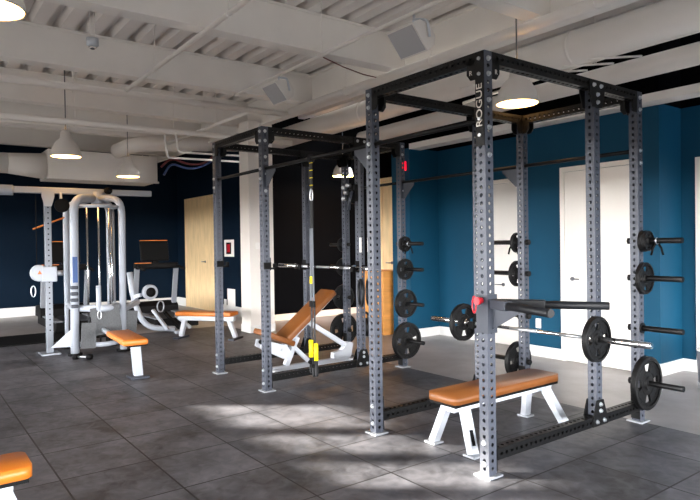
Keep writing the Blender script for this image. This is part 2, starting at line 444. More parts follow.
GP = [(0, .03), (0, -.1), (.045, -.1), (.075, -.06), (.075, .03)]
PZ = (1.54, 1.225, .80, .34)
def make_rack(X0, label, nameplate):
    """X0: outer x of the near pair of uprights' corner; rack spans X0-W-T..X0, y 0..LT+T"""
    rk = thing('power_rack', label, 'rack', (X0 - W / 2, LT / 2, 0), 0, 'six-post power racks')
    xn, xf = X0 - T / 2, X0 - W - T / 2
    ya, yc, yd = T / 2, L1 + T / 2, LT + T / 2
    for x in (xn, xf):
        for y in (ya, yd):
            inst('upright', ME['post'], rk, (x, y, .012))
            obj('foot_plate', MB().bb(x - .068, x + .068, y - .068, y + .068, 0, .012), M['foot'], rk)
        inst('upright', ME['mid'], rk, (x, yc, .176))
        inst('crossmember', ME['side'], rk, (x, T, RH - T / 2), RX['y'])
        inst('crossmember', ME['side'], rk, (x, T, .138), RX['y'])
        # end flanges of low beams
        obj('flange', MB().bb(x - T / 2, x + T / 2, T, T + .01, .03, .3), M['black'], rk)
        obj('flange', MB().bb(x - T / 2, x + T / 2, LT - .01, LT, .03, .3), M['black'], rk)
        for sx in (-1, 1):
            px = x + sx * (T / 2 + .004)
            # mid upright foot gussets and top gussets
            obj('gusset', MB().prism([(-.105, 0), (.105, 0), (.1, .06), (.045, .2), (-.045, .2), (-.1, .06)], (px - .004, yc, .1), (0, 1, 0), (0, 0, 1), .008), M['black'], rk)
            obj('gusset', MB().prism([(-.105, 0), (.105, 0), (.105, -.1), (.065, -.21), (-.065, -.21), (-.105, -.1)], (px - .004, yc, RH - .005), (0, 1, 0), (0, 0, 1), .008), M['black'], rk)
            for y, gy in ((ya, 1), (yd, -1)):
                pl = GP if gy > 0 else [(-a_, c_) for a_, c_ in GP][::-1]
                obj('gusset', MB().prism(pl, (x + sx * (T / 2 - .004) - .004, y + gy * (T / 2 + .001), RH - T), (0, 1, 0), (0, 0, 1), .008), M['black'], rk)
    for y in (ya, yd):
        inst('crossmember', ME['front'], rk, (xf + T / 2, y, RH - T / 2), RX['x'])
        for x, gx in ((xn, -1), (xf, 1)):
            pl = GP if gx > 0 else [(-a_, c_) for a_, c_ in GP][::-1]
            for sy_ in (-1, 1):
                obj('gusset', MB().prism(pl, (x + gx * (T / 2 + .001), y + sy_ * (T / 2 - .004) + .004, RH - T), (1, 0, 0), (0, 0, 1), .008), M['black'], rk)
    # pull-up bars
    obj('pull_up_bar', MB().cyl((xf + T / 2, ya, 2.355), (xn - T / 2, ya, 2.355), .0175, 16), M['black'], rk)
    obj('pull_up_bar', MB().cyl((xf + T / 2, yd, 2.305), (xn - T / 2, yd, 2.305), .0175, 16), M['black'], rk)
    # bolts
    B = lambda x, y, z, d: inst('bolt', ME['bolt'], rk, (x, y, z), ROT[d])
    for x in (xn, xf):
        for z in (RH - .05, RH - .15): B(x, 0, z, '-y')
        for z in (.085, .225): B(x, 0, z, '-y')
        for z in (2.355, 2.25): B(x, 0, z, '-y')
        sx = X0 if x == xn else x - T / 2
        dd = '+x' if x == xn else '-x'
        gq = .008 if x == xn else -.008
        for z in (RH - .05, RH - .15): B(sx, ya, z, dd); B(sx, yd, z, dd)
        for y in (yc - .05, yc + .05): B(sx + gq, y, RH - .045, dd); B(sx + gq, y, .135, dd)
        for z in (RH - .115, RH - .175, .215, .265): B(sx + gq, yc, z, dd)
        s2 = sx
        for z in (2.305, 2.2, .135): B(s2, yd, z, dd)
        for z in (2.48, 2.3, 2.12): B(s2, ya, z, dd)
    # plate storage pegs
    for x, sg in ((X0, 1), (X0 - W - T, -1)):
        for z in PZ:
            mb = MB(); mb.cyl((x - sg * (T + .02), yd, z), (x + sg * .34, yd, z), .0235, 18).cyl((x + sg * .001, yd, z), (x + sg * .012, yd, z), .045, 18)
            mb.cyl((x - sg * (T + .035), yd, z), (x - sg * (T + .002), yd, z), .03, 6)
            obj('storage_peg', mb, M['black'], rk)
    if nameplate:
        npz = obj('nameplate', MB().bb(xn - .036, xn + .036, -.006, -.0005, RH - .62, RH - .004), M['black'], rk, 'black maker plate with vertical lettering')
        mt = Matrix.Translation((xn, -.0082, RH - .355)) @ Matrix.Rotation(PI / 2, 4, 'X') @ Matrix.Rotation(PI / 2, 4, 'Z')
        obj('lettering', text_mesh('ROGUE', .07, .0012, M['lettering'], mt, 1.22), None, npz)
        for p, rz in (((X0 - T - .04, -.0015, RH - .13), 0), ((X0 + .0015, T + .04, RH - .13), PI / 2)):
            mt = Matrix.Translation(p) @ Matrix.Rotation(rz, 4, 'Z') @ Matrix.Rotation(PI / 2, 4, 'X')
            obj('lettering', text_mesh('R', .045, .001, M['lettering'], mt), None, rk)
    return rk
X2 = -W - T - 1.8358 + T
rack1 = make_rack(0, 'near six-post grey power rack with a ROGUE nameplate, standing over the flat bench', True)
rack2 = make_rack(X2, 'farther six-post grey power rack standing around the incline bench', False)

# linking pull-up bars between racks
def link_bar(y, z, label):
    x0, x1 = X2, -W - T
    t = thing('linking_pull_up_bar', label, 'bar', ((x0 + x1) / 2, y, z), 0, 'bars linking the racks')
    obj('bar', MB().cyl((x0 + .008, y, z), (x1 - .008, y, z), .0175, 16), M['black'], t)
    for x, s in ((x0, 1), (x1, -1)):
        mb = MB(); mb.bb(x, x + s * .008, y - .036, y + .036, z - .2, z + .03)
        obj('bracket', mb, M['slate'], t)
        mb = MB(); mb.prism([(0, 0), (s * .2, 0), (s * .2, -.03), (s * .03, -.19), (0, -.19)][::s], (x + s * .008, y + .004, z - .012), (1, 0, 0), (0, 0, 1), .008)
        obj('bracket', mb, M['slate'], t)
    return t
link_bar(T / 2, 2.355, 'black pull-up bar joining the front uprights of the two racks')
link_bar(LT + T / 2, 2.305, 'black pull-up bar joining the rear uprights of the two racks')

# ------------------------------------------------------------------ plates
def plate_mesh(Rr, th):
    mb = MB(); n = 64; b = mb.b
    bands = [(.0255, .2 * Rr + .012, th), (.2 * Rr + .012, .44 * Rr, th * .45), (.44 * Rr, .74 * Rr, th * .4), (.74 * Rr, .86 * Rr, th * .45), (.86 * Rr, Rr, th)]
    def solid(bi, j):
        if bi != 2: return True
        a = (j + .5) / n * 4; fr = a - math.floor(a)
        return not (.30 < fr < .70)
    def pt(r, j, z):
        a = 2 * PI * j / n + PI / 4
        return b.verts.new((z, r * math.cos(a), r * math.sin(a)))
    for bi, (r0, r1, t) in enumerate(bands):
        for j in range(n):
            if not solid(bi, j): continue
            for s in (-1, 1):
                b.faces.new((pt(r0, j, s * t / 2), pt(r1, j, s * t / 2), pt(r1, j + 1, s * t / 2), pt(r0, j + 1, s * t / 2)))
            for jj, e in ((j - 1, j), (j + 1, j + 1)):
                if not solid(bi, jj % n):
                    b.faces.new((pt(r0, e, -t / 2), pt(r1, e, -t / 2), pt(r1, e, t / 2), pt(r0, e, t / 2)))
            for r, nb in ((r0, bi - 1), (r1, bi + 1)):
                t2 = bands[nb][2] if 0 <= nb < len(bands) and solid(nb, j) else 0
                if t2 < t:
                    if t2 == 0: b.faces.new((pt(r, j, -t / 2), pt(r, j + 1, -t / 2), pt(r, j + 1, t / 2), pt(r, j, t / 2)))
                    else:
                        for s in (-1, 1): b.faces.new((pt(r, j, s * t2 / 2), pt(r, j + 1, s * t2 / 2), pt(r, j + 1, s * t / 2), pt(r, j, s * t / 2)))
    bmesh.ops.remove_doubles(b, verts=b.verts[:], dist=.0001)
    mb.bevel(.003, 1)
    return mb.mesh('weight_plate', M['iron'])
PM = {}
def plate(Rr, th, loc, label, group):
    k = (Rr, th)
    if k not in PM: PM[k] = plate_mesh(Rr, th)
    o = bpy.data.objects.new('weight_plate', PM[k]); COL.objects.link(o); o.location = loc
    return tag(o, label, 'weight plate', group)
yd = LT + T / 2
# the bore (25.5 mm) hangs on the peg (23.5 mm radius): plate centre sits 2 mm low
g1 = 'plates stored on the near rack'
plate(.09, .03, (.03, yd, PZ[0] - .002), 'small black plate against the near rack post on its top right peg', g1)
plate(.085, .026, (.061, yd, PZ[0] - .002), 'outer of two small black plates on the top right peg of the near rack', g1)
plate(.135, .03, (.032, yd, PZ[1] - .002), 'medium black plate on the second right peg of the near rack', g1)
plate(.225, .045, (.04, yd, PZ[3] - .002), 'largest black plate, on the bottom right peg of the near rack', g1)
xf1 = -W - T
plate(.1, .03, (xf1 - .03, yd, PZ[0] - .002), 'small black plate before the half hidden white door, on a top far-side peg', g1)
plate(.13, .03, (xf1 - .03, yd, PZ[1] - .002), 'medium black plate below a smaller one, before the half hidden white door', g1)
plate(.19, .042, (xf1 - .036, yd, PZ[3] - .002), 'big black plate low on the near rack, seen just above the flat bench', g1)
g2 = 'plates stored on the far rack'
plate(.095, .03, (X2 + .03, yd, PZ[0] - .002), 'smallest top plate in the column of four on the far rack', g2)
plate(.13, .03, (X2 + .03, yd, PZ[1] - .002), 'second plate from the top in the column of four on the far rack', g2)
plate(.175, .035, (X2 + .034, yd, PZ[2] - .002), 'third plate from the top in the column of four on the far rack', g2)
plate(.225, .045, (X2 + .04, yd, PZ[3] - .002), 'large bottom plate in the column of four on the far rack', g2)
xf2 = X2 - W - T
plate(.1, .03, (xf2 - .03, yd, PZ[0] - .002), 'small top plate before the charcoal wall, behind the barbell end of the far rack', g2)
plate(.125, .03, (xf2 - .03, yd, PZ[1] - .002), 'plate behind the far rack barbell, before the charcoal wall', g2)
plate(.175, .035, (xf2 - .034, yd, PZ[2] - .002), 'plate beside the top of the incline bench backrest', g2)
plate(.225, .045, (xf2 - .04, yd, PZ[3] - .002), 'large plate low before the charcoal wall, right of the incline bench', g2)

# spring clips hanging on pegs
def clip(x, y, z, label):
    t = thing('spring_clip', label, 'collar clip', (x, y, z), 0, 'spring clips hanging on pegs')
    pts = [(x + .012 * i / 24, y + .0265 * math.cos(2 * PI * i / 12), z - .0025 + .0265 * math.sin(2 * PI * i / 12)) for i in range(25)]
    obj('coil', MB().tube(pts, .0025, 6), M['steel'], t)
    for s in (-1, 1):
        obj('grip', MB().tube([(x + .006, y + s * .02, z - .022), (x + .006 + s * .02, y + s * .028, z - .06), (x + .006 + s * .035, y + s * .032, z - .12)], .009, 8), M['rubberblk'], t)
clip(.13, yd, PZ[0], 'black handled spring clip hanging on the top right peg of the near rack')
clip(xf1 - .09, yd, PZ[0], 'black handled spring clip hanging on the top far-side peg of the near rack')
clip(X2 + .09, yd, PZ[0], 'black handled spring clip hanging on the top peg above the column of four plates')

# ------------------------------------------------------------------ barbells
def barbell(xc, y, z, label):
    t = thing('barbell', label, 'barbell', (xc, y, z), 0, 'barbells on the racks')
    obj('shaft', MB().cyl((xc - .655, y, z), (xc + .655, y, z), .0145, 18), M['chrome'], t)
    for a, c in ((-.56, -.36), (-.14, .14), (.36, .56)):
        obj('knurling', MB().cyl((xc + a, y, z), (xc + c, y, z), .0152, 18), M['steel'], t)
    for s in (-1, 1):
        obj('sleeve', MB().cyl((xc + s * .66, y, z), (xc + s * 1.1, y, z), .0249, 24).cyl((xc + s * 1.1, y, z), (xc + s * 1.108, y, z), .02, 24), M['chrome'], t)
        obj('collar', MB().cyl((xc + s * .63, y, z), (xc + s * .66, y, z), .037, 24), M['chrome'], t)
BY = L1 - .052
barbell(-.646, BY, .79, 'loaded chrome barbell on the near rack, one plate each side')
barbell(-3.69, BY, 1.262, 'empty chrome barbell resting across the far rack')
plate(.175, .04, (-.646 - .684, BY, .789), 'plate on the left end of the loaded barbell, before the blue wall', 'plates on the barbell')
plate(.175, .04, (-.646 + .684, BY, .789), 'plate on the right end of the loaded barbell, before the white door', 'plates on the barbell')

def jcup(x, y, z, d, label):
    """hook on upright centred (x, y); d = +1 hook points to +y, -1 to -y; bar centre height z"""
    t = thing('j_cup', label, 'barbell hook', (x, y, z), 0, 'barbell hooks on the racks')
    yf = y + d * T / 2
    mb = MB(); mb.bb(x - .036, x + .036, yf + d * .0005, yf + d * .012, z - .05, z + .085)
    mb.bb(x - .03, x + .03, yf + d * .012, yf + d * .085, z - .042, z - .021)
    mb.bb(x - .03, x + .03, yf + d * .07, yf + d * .09, z - .042, z + .02)
    obj('hook', mb, M['rubberblk'], t)
    for s in (-1, 1): obj('side_strap', MB().bb(x + s * (T / 2 + .0005), x + s * (T / 2 + .006), y - d * (T / 2), yf + d * .012, z - .036, z + .036), M['rubberblk'], t)
for xx, lb in ((-T / 2, 'black barbell hook holding the loaded barbell on the near side'), (-W - T / 2, 'black barbell hook holding the loaded barbell behind the ROGUE post')):
    jcup(xx, L1 + T / 2, .79, -1, lb)
for xx, lb in ((X2 - T / 2, 'black barbell hook holding the empty barbell at its right'), (X2 - W - T / 2, 'black barbell hook holding the empty barbell at its left')):
    jcup(xx, L1 + T / 2, 1.262, -1, lb)
jcup(X2 - T / 2, T / 2, 1.33, 1, 'empty black barbell hook on the front right upright of the far rack')
jcup(X2 - W - T / 2, T / 2, 1.33, 1, 'empty black barbell hook on the front left upright of the far rack')

# ------------------------------------------------------------------ dip handle attachment on the near upright
t = thing('dip_attachment', 'dark grey dip attachment with two handles and a red pin on the near upright', 'dip bar', (-T / 2, T / 2, .95))
x, y = -T / 2, T / 2; h2 = T / 2
mb = MB()
mb.bb(x - h2 - .009, x - h2 - .001, y - h2 - .009, y + h2 + .009, .95, 1.205).bb(x + h2 + .001, x + h2 + .012, y - h2 - .009, y + h2 + .009, .95, 1.205)
mb.bb(x - h2 - .001, x + h2 + .001, y - h2 - .009, y - h2 - .001, .95, 1.205).bb(x - h2 - .001, x + h2 + .001, y + h2 + .001, y + h2 + .009, 1.0, 1.205)
obj('carriage', mb, M['slate'], t)
zc = 1.145
for a, ln, lab in ((-19, .58, ''), (33, .67, '')):
    dr = V((math.cos(math.radians(a)), math.sin(math.radians(a)), 0)); p0 = V((.012, y, zc)) + dr * .03
    obj('arm', MB().bar(p0 - dr * .02, p0 + dr * (.16 if a < 0 else .3), .06, .06).bevel(.004, 1), M['slate'] if a < 0 else M['grip'], t)
    obj('handle', MB().cyl(p0 + dr * .1, p0 + dr * ln, .0255, 20), M['grip'], t)
    obj('end_cap', MB().cyl(p0 + dr * ln, p0 + dr * (ln + .006), .0235, 20), M['grip'], t)
obj('gusset', MB().prism([(0, 0), (.2, 0), (.2, -.02), (.0, -.14)], (.012, y + .005, zc - .03), (1, .1, 0), (0, 0, 1), .008), M['slate'], t)
pin = obj('pin', MB().cyl((x, -.012, 1.165), (x, -.035, 1.165), .02, 18).cyl((x, -.035, 1.165), (x, -.06, 1.165), .026, 18), M['red'], t, 'red pin with a pull loop')
obj('loop', MB().tube([(x - .016 + .016 * math.cos(q * PI / 8) - .012, -.05, 1.14 + .055 * math.sin(q * PI / 8)) for q in range(16)], .005, 8, True), M['red'], pin)

# ------------------------------------------------------------------ flat bench
def pad(name, parent, x0, x1, y0, y1, z0, z1, m, r=.05):
    mb = MB(); poly = []
    for cx, cy, a0 in ((x1 - r, y1 - r, 0), (x0 + r, y1 - r, 90), (x0 + r, y0 + r, 180), (x1 - r, y0 + r, 270)):
        for i in range(6):
            a = math.radians(a0 + i * 18); poly.append((cx + r * math.cos(a), cy + r * math.sin(a)))
    mb.prism(poly, (0, 0, z0), (1, 0, 0), (0, 1, 0), z1 - z0); mb.bevel(.016, 3); mb.smooth()
    return obj(name, mb, m, parent)
def flat_bench(cx, y0, y1, label, vin, zt=.45, group='flat orange benches'):
    t = thing('flat_bench', label, 'bench', (cx, (y0 + y1) / 2, 0), 0, group)
    pd = pad('seat_pad', t, cx - .15, cx + .15, y0, y1, zt - .058, zt, vin)
    obj('pad_board', MB().bb(cx - .135, cx + .135, y0 + .02, y1 - .02, zt - .083, zt - .0585), M['rubberblk'], t)
    obj('spine', MB().bb(cx - .04, cx + .04, y0 + .1, y1 - .1, zt - .15, zt - .0835).bevel(.004, 1), M['white'], t)
    for ye, yf_, s in ((y0 + .16, y0 + .125, -1), (y1 - .13, y1 - .015, 1)):
        obj('cross_plate', MB().prism([(-.13, 0), (.13, 0), (.1, -.05), (-.1, -.05)], (cx, ye + .04, zt - .084), (1, 0, 0), (0, 0, 1), .08), M['white'], t)
        for sx in (-1, 1):
            p0 = V((cx + sx * .09, ye, zt - .12)); p1 = V((cx + sx * .2, yf_, .012))
            lg = obj('leg', MB().bar(p0, p1, .055, .075, (0, 1, 0)).bevel(.006, 2), M['white'], t)
            obj('foot_pad', MB().bb(p1.x - .055, p1.x + .055, p1.y - .05, p1.y + .05, 0, .014), M['foot'], lg)
            if sx > 0 and s < 0: obj('sticker', MB().bar(p0.lerp(p1, .45) + V((.0285, -.005, .004)), p0.lerp(p1, .8) + V((.0285, -.005, .004)), .004, .034, (0, 1, 0)), M['rubberblk'], lg, 'black sticker')
    return t
flat_bench(-.545, .11, 1.385, 'tan topped flat bench with white legs inside the near rack', M['vinyl'], .43)
flat_bench(-.93, -4.05, -2.54, 'bright orange flat bench cut off by the left foreground edge', M['vinylbright'])

# ------------------------------------------------------------------ incline bench in the far rack (axis along +y)
cx = -3.7
t = thing('incline_bench', 'white adjustable bench with raised tan backrest inside the far rack', 'bench', (cx, 1.0, 0))
def slab(name, p0, p1, w, th, m, rr=.016):
    mb = MB().bar(p0, p1, w, th, (0, -1, 1)); mb.bevel(rr, 3); mb.smooth()
    return obj(name, mb, m, t)
obj('base_rail', MB().bar((cx, .36, .06), (cx, 1.62, .06), .07, .06).bevel(.005, 1), M['white'], t)
obj('crossfoot', MB().bar((cx - .15, .46, .04), (cx + .15, .46, .04), .07, .06).bevel(.005, 1), M['white'], t)
obj('crossfoot', MB().bar((cx - .3, 1.62, .04), (cx + .3, 1.62, .04), .08, .07).bevel(.005, 1), M['white'], t)
for sx in (-1, 1):
    obj('foot_pad', MB().bb(cx + sx * .28 - .04, cx + sx * .28 + .04, 1.57, 1.67, 0, .03), M['rubberblk'], t)
    obj('foot_pad', MB().bb(cx + sx * .13 - .03, cx + sx * .13 + .03, .42, .5, 0, .03), M['rubberblk'], t)
slab('seat_pad', (cx, .30, .535), (cx, .72, .355), .27, .065, M['vinyl'])
slab('back_pad', (cx, .62, .42), (cx, 1.31, .95), .3, .075, M['vinyl'])
for sx in (-1, 1):
    obj('side_plate', MB().prism([(.3, .44), (.64, .34), (.72, .2), (.66, .16), (.4, .29), (.28, .36)], (cx + sx * .07, 0, 0), (0, 1, 0), (0, 0, 1), .012), M['white'], t)
obj('back_frame', MB().bar((cx, .6, .30), (cx, 1.34, .885), .07, .05, (0, -1, 1)).bevel(.004, 1), M['white'], t)
obj('post', MB().bar((cx, .66, .09), (cx, .82, .42), .06, .07, (1, 0, 0)).bevel(.004, 1), M['white'], t)
obj('brace', MB().bar((cx, .74, .33), (cx, 1.0, .09), .05, .05, (1, 0, 0)).bevel(.004, 1), M['white'], t)
obj('support_strut', MB().bar((cx, 1.0, .58), (cx, 1.55, .24), .06, .05, (1, 0, 0)).bevel(.004, 1), M['white'], t)
obj('ladder', MB().prism([(1.35, .09), (1.62, .09), (1.66, .26), (1.58, .28), (1.48, .18), (1.35, .16)], (cx + .04, 0, 0), (0, 1, 0), (0, 0, 1), -.08), M['white'], t)
obj('adjust_knob', MB().cyl((cx + .04, .3, .42), (cx + .09, .28, .42), .025, 12), M['rubberblk'], t)
for p in ((.42, .37), (.56, .33)):
    obj('pivot_bolt', MB().cyl((cx + .083, p[0], p[1] - .03), (cx + .092, p[0], p[1] - .03), .016, 12), M['steel'], t)

# ------------------------------------------------------------------ suspension trainer hanging from linking bar
sx, sy, zb = -2.13, T / 2, 2.355
t = thing('suspension_trainer', 'black suspension straps with yellow foam handles hanging from the linking bar', 'straps', (sx, sy, zb))
lp = [(sx, sy + .024 * math.cos(q * PI / 8), zb + .024 * math.sin(q * PI / 8)) for q in range(16)]
obj('anchor_loop', MB().tube(lp, 0, 4, True, (.02, .003)), M['strap'], t)
obj('anchor_strap', MB().bb(sx - .02, sx + .02, sy - .004, sy + .004, 2.06, zb - .02), M['strap'], t)
for k, z in enumerate((2.31, 2.24, 2.17, 2.1)):
    obj('stitching', MB().bb(sx - .021, sx + .021, sy - .0055, sy + .0055, z, z + .007), M['yellow'], t)
obj('carabiner', MB().tube([(sx + .022 * math.cos(q * PI / 8), sy, 2.01 + .06 * math.sin(q * PI / 8)) for q in range(16)], .006, 8, True), M['steel'], t)
obj('equalizer_loop', MB().bb(sx - .02, sx + .02, sy - .006, sy + .006, 1.68, 1.96), M['strap'], t)
for s in (-1, 1):
    zt, zh = 1.70, .64 - (.03 if s > 0 else 0)
    xx = sx + s * .024
    obj('strap', MB().bar((sx + s * .012, sy - .006, zt), (xx, sy - .006, .98), .03, .004, (0, 1, 0)), M['strapgrey'], t)
    obj('buckle', MB().box((xx, sy - .006, .99), (.044, .016, .06)).bevel(.004, 1), M['rubberblk'], t)
    obj('lower_strap', MB().bar((xx, sy, .96), (xx, sy, zh), .026, .005, (0, 1, 0)), M['strap'], t)
    obj('handle', MB().cyl((xx, sy + s * .012, zh + .01), (xx, sy + s * .012, zh - .15), .02, 16), M['yellow'], t, 'yellow foam handle')
    obj('foot_cradle', MB().tube(roundpts([(xx - .018, sy, zh - .15), (xx - .022, sy, zh - .3), (xx + .022, sy, zh - .3), (xx + .018, sy, zh - .15)], .03), 0, 4, False, (.018, .003)), M['strap'], t)
    obj('foot_grip', MB().cyl((xx - .02, sy - .02, zh - .2), (xx + .02, sy - .02, zh - .2), .018, 10), M['rubberblk'], t)
obj('adjuster_tab', MB().box((sx - .005, sy - .014, 1.215), (.03, .012, .07)).bevel(.003, 1), M['yellow'], t)

# ------------------------------------------------------------------ gymnastic rings from a bracket on the far rack
bx, by = X2, L1 + T / 2
t = thing('hanger_bracket', 'grey bracket plate bolted high on the far rack, carrying two gym rings', 'bracket', (bx, by, 2.5))
obj('plate', MB().bb(bx + .001, bx + .01, by - .036, by + .036, 2.38, 2.62), M['slate'], t)
obj('arm', MB().bb(bx + .01, bx + .2, by - .03, by + .03, 2.5, 2.56), M['slate'], t)
obj('crossbar', MB().cyl((bx + .15, 1.1, 2.53), (bx + .15, 1.36, 2.53), .014, 12), M['slate'], t)
for i, (y, lb) in enumerate(((1.17, 'left of the two black gym rings hanging from the far rack'), (1.29, 'right of the two black gym rings hanging from the far rack'))):
    xr = bx + .15
    t = thing('gym_ring', lb, 'ring', (xr, y, 1.0), 0, 'hanging gym rings')
    dr = V((-.9, .43, 0)) * (1 if i == 0 else .95)
    obj('ring', MB().tube([V((xr, y, .985)) + dr * (.12 * math.cos(q * PI / 16)) + V((0, 0, .15 * math.sin(q * PI / 16))) for q in range(32)], .017, 10, True), M['grip'], t)
    obj('strap', MB().bar((xr, y, 1.135), (xr, y, 2.516), .003, .03, (0, 1, 0)), M['strapgrey'], t)
    obj('strap_loop', MB().tube([(xr + .018 * math.cos(q * PI / 8), y, 2.53 + .018 * math.sin(q * PI / 8)) for q in range(16)], 0, 4, True, (.015, .002)), M['strapgrey'], t)
    obj('strap_label', MB().bb(xr + .0025, xr + .005, y - .016, y + .016, 1.45, 1.62), M['plate_white'], t)

# clamp attachment hooked on the inner upright of the far rack
ux, uy = X2 - T / 2, L1 + T / 2
t = thing('clamp_attachment', 'black clamp with silver knobs and a lever on the far rack middle upright', 'clamp', (ux, uy, 2.1))
obj('body', MB().bb(ux - T / 2 - .12, ux - T / 2 - .001, uy - .07, uy + .07, 2.03, 2.27).bb(ux - T / 2 - .001, ux + T / 2 + .001, uy - T / 2 - .03, uy - T / 2 - .001, 2.05, 2.25).bevel(.01, 1), M['rubberblk'], t)
for (dx, dz) in ((-.1, .06), (-.02, .08), (-.06, .0), (-.1, -.07)):
    obj('knob', MB().cyl((ux - .06 + dx, uy - .071, 2.16 + dz), (ux - .06 + dx, uy - .13, 2.16 + dz), .022, 14), M['steel'], t)
obj('lever', MB().tube([(ux - .02, uy - .09, 2.17), (ux - .04, uy - .12, 2.05), (ux - .05, uy - .12, 1.95)], .018, 8), M['slate'], t)

# ------------------------------------------------------------------ multi-station cable machine
t = thing('cable_tower_machine', 'tall white multi-station cable machine with arched posts and weight stacks', 'gym machine', (-7.1, -.6, 0))
def tub(name, pts, r, m=M['machinewhite'], parent=t, rr=.1, label=None):
    return obj(name, MB().tube(roundpts(pts, rr), r, 14), m, parent, label)
tub('arched_post', [(-6.72, -1.06, 0), (-6.72, -1.04, 2.27), (-7.1, -.66, 2.3)], .06, rr=.22)
tub('arched_post', [(-6.62, -.41, 0), (-6.62, -.4, 2.27), (-7.05, -.6, 2.3)], .05, rr=.22)
tub('rear_post', [(-7.5, -.33, 0), (-7.5, -.33, 2.2), (-7.15, -.55, 2.3)], .065, rr=.15)
tub('rear_post', [(-7.45, -1.0, 0), (-7.45, -1.0, 2.2), (-7.15, -.65, 2.3)], .045, rr=.15)
obj('hub', MB().cyl((-7.1, -.62, 2.2), (-7.1, -.62, 2.4), .09, 20), M['machinewhite'], t)
obj('hub_knob', MB().lathe([(.03, 0), (.06, .03), (.06, .08), (.02, .1)], (-6.95, -.5, 2.36)), M['rubberblk'], t)
for z, r in ((2.15, .025), (.67, .05), (.15, .035)):
    tub('ring_rail', [(-6.75, -1.0, z), (-6.45, -.72, z), (-6.64, -.44, z)], r, rr=.3)
    tub('ring_rail', [(-6.7, -.44, z), (-7.5, -.36, z)], r * .8)
    tub('ring_rail', [(-6.75, -1.04, z), (-7.45, -1.0, z)], r * .8)
for p in ((-6.72, -1.06), (-6.62, -.41), (-7.5, -.33), (-7.45, -1.0)):
    obj('base_foot', MB().cyl((p[0], p[1], 0), (p[0], p[1], .03), .1, 16), M['rubberblk'], t)
for x, y in ((-6.75, -.86), (-6.75, -.7), (-6.75, -.55), (-7.0, -.95), (-7.1, -.42), (-7.3, -.4)):
    obj('guide_rod', MB().cyl((x, y, .1), (x, y, 2.18), .014, 10), M['chrome'], t)
for x, y in ((-7.1, -.98), (-7.0, -.48), (-7.2, -.42)):
    st = obj('weight_stack', MB().bb(x - .09, x + .09, y - .06, y + .06, .05, .62).bevel(.004, 1), M['rubberblk'], t)
mb = MB()
mb.bb(-6.545, -6.53, -.97, -.7, .05, .42)
mb.b.free()
obj('shroud', MB().box((-6.5, -.68, .5), (.015, .4, .4), Matrix.Rotation(.12, 3, 'X')), M['panelgrey'], t, 'grey ribbed shroud panel')
obj('shroud', MB().box((-6.47, -.93, .3), (.015, .2, .36), Matrix.Rotation(-.06, 3, 'X')), M['panelgrey'], t, 'grey ribbed shroud panel')
obj('shroud', MB().box((-6.62, -.36, .4), (.02, .3, .4), Matrix.Rotation(-.1, 3, 'X')), M['panelgrey'], t)
obj('cable_handle', MB().cyl((-6.5, -.78, 1.0), (-6.5, -.78, .66), .035, 14), M['machinewhite'], t)
obj('snap_hook', MB().tube([(-6.47 , -.78 + .025 * math.cos(q * PI / 6), .58 + .06 * math.sin(q * PI / 6)) for q in range(12)], .008, 8, True), M['steel'], t)
sk = obj('instruction_label', MB().bb(-6.665, -6.655, -1.085, -1.02, 1.05, 1.42), M['blue'], t, 'blue instruction label')
for k in range(4):
    obj('pin_holder', MB().box((-6.66, -1.07, .98 - k * .09), (.07, .1, .05)).bevel(.012, 2), M['slate'], t)
obj('side_handle', MB().tube([(-7.05, -1.1, 2.0), (-7.2, -1.5, 1.83)], .012, 8), M['vinylbright'], t, 'orange tipped side pin')
obj('back_bracket', MB().prism([(0, 0), (.3, 0), (0, .3)], (-6.75, -1.05, .12), (-.4, -1, 0), (0, 0, 1), .03), M['machinewhite'], t)
rail = tub('seat_rail', [(-6.5, -.72, .36), (-5.0, -.85, .36)], .035)
obj('seat_post', MB().bar((-4.62, -.82, .02), (-4.62, -.85, .42), .1, .09, (1, 0, 0)).bevel(.01, 2), M['machinewhite'], t)
obj('seat_foot', MB().bb(-4.72, -4.5, -.93, -.72, 0, .03).bevel(.006, 1), M['slate'], t)
mb = MB().box((-4.72, -.92, .475), (.95, .28, .07), Matrix.Rotation(-.07, 3, 'Z')); mb.bevel(.025, 3); mb.smooth()
obj('seat_pad', mb, M['vinylbright'], t, 'orange seat pad')
obj('seat_bracket', MB().box((-4.5, -.9, .425), (.3, .22, .03)), M['rubberblk'], t)

t = thing('cable_crossover', 'white crossover beam and slotted silver column with sliding pulley at far left', 'gym machine', (-7.1, -1.33, 0))
obj('top_beam', MB().bar((-7.1, -3.2, 2.385), (-7.1, .2, 2.40), .09, .09).bevel(.008, 1), M['machinewhite'], t)
obj('beam_sleeve', MB().tube([(-7.1, -2.0 + k * .03, 2.38) for k in range(9)], .075, 14), M['machinewhite'], t)
col = obj('column', MB().bb(-7.15, -7.06, -1.365, -1.275, .02, 2.34).bevel(.006, 1), M['columnsteel'], t)
for k in range(24):
    obj('slot', MB().cyl((-7.059, -1.32, .35 + k * .078), (-7.0585, -1.32, .35 + k * .078), .012, 8), M['black'], col)
obj('base_plate', MB().bb(-7.25, -6.95, -1.45, -1.2, 0, .02), M['silver'], t)
obj('top_bracket', MB().prism([(-.085, .12), (.085, .12), (.085, .04), (.045, -.1), (-.045, -.1), (-.085, .04)], (-7.04, -1.32, 2.26), (0, 1, 0), (0, 0, 1), .012), M['machinewhite'], t)
obj('top_wheel', MB().cyl((-6.98, -1.15, 2.17), (-6.94, -1.15, 2.17), .1, 24), M['rubberblk'], t, 'black pulley wheel')
obj('wheel_arm', MB().bar((-6.99, -1.15, 2.17), (-7.06, -1.15, 2.36), .03, .05, (1, 0, 0)), M['machinewhite'], t)
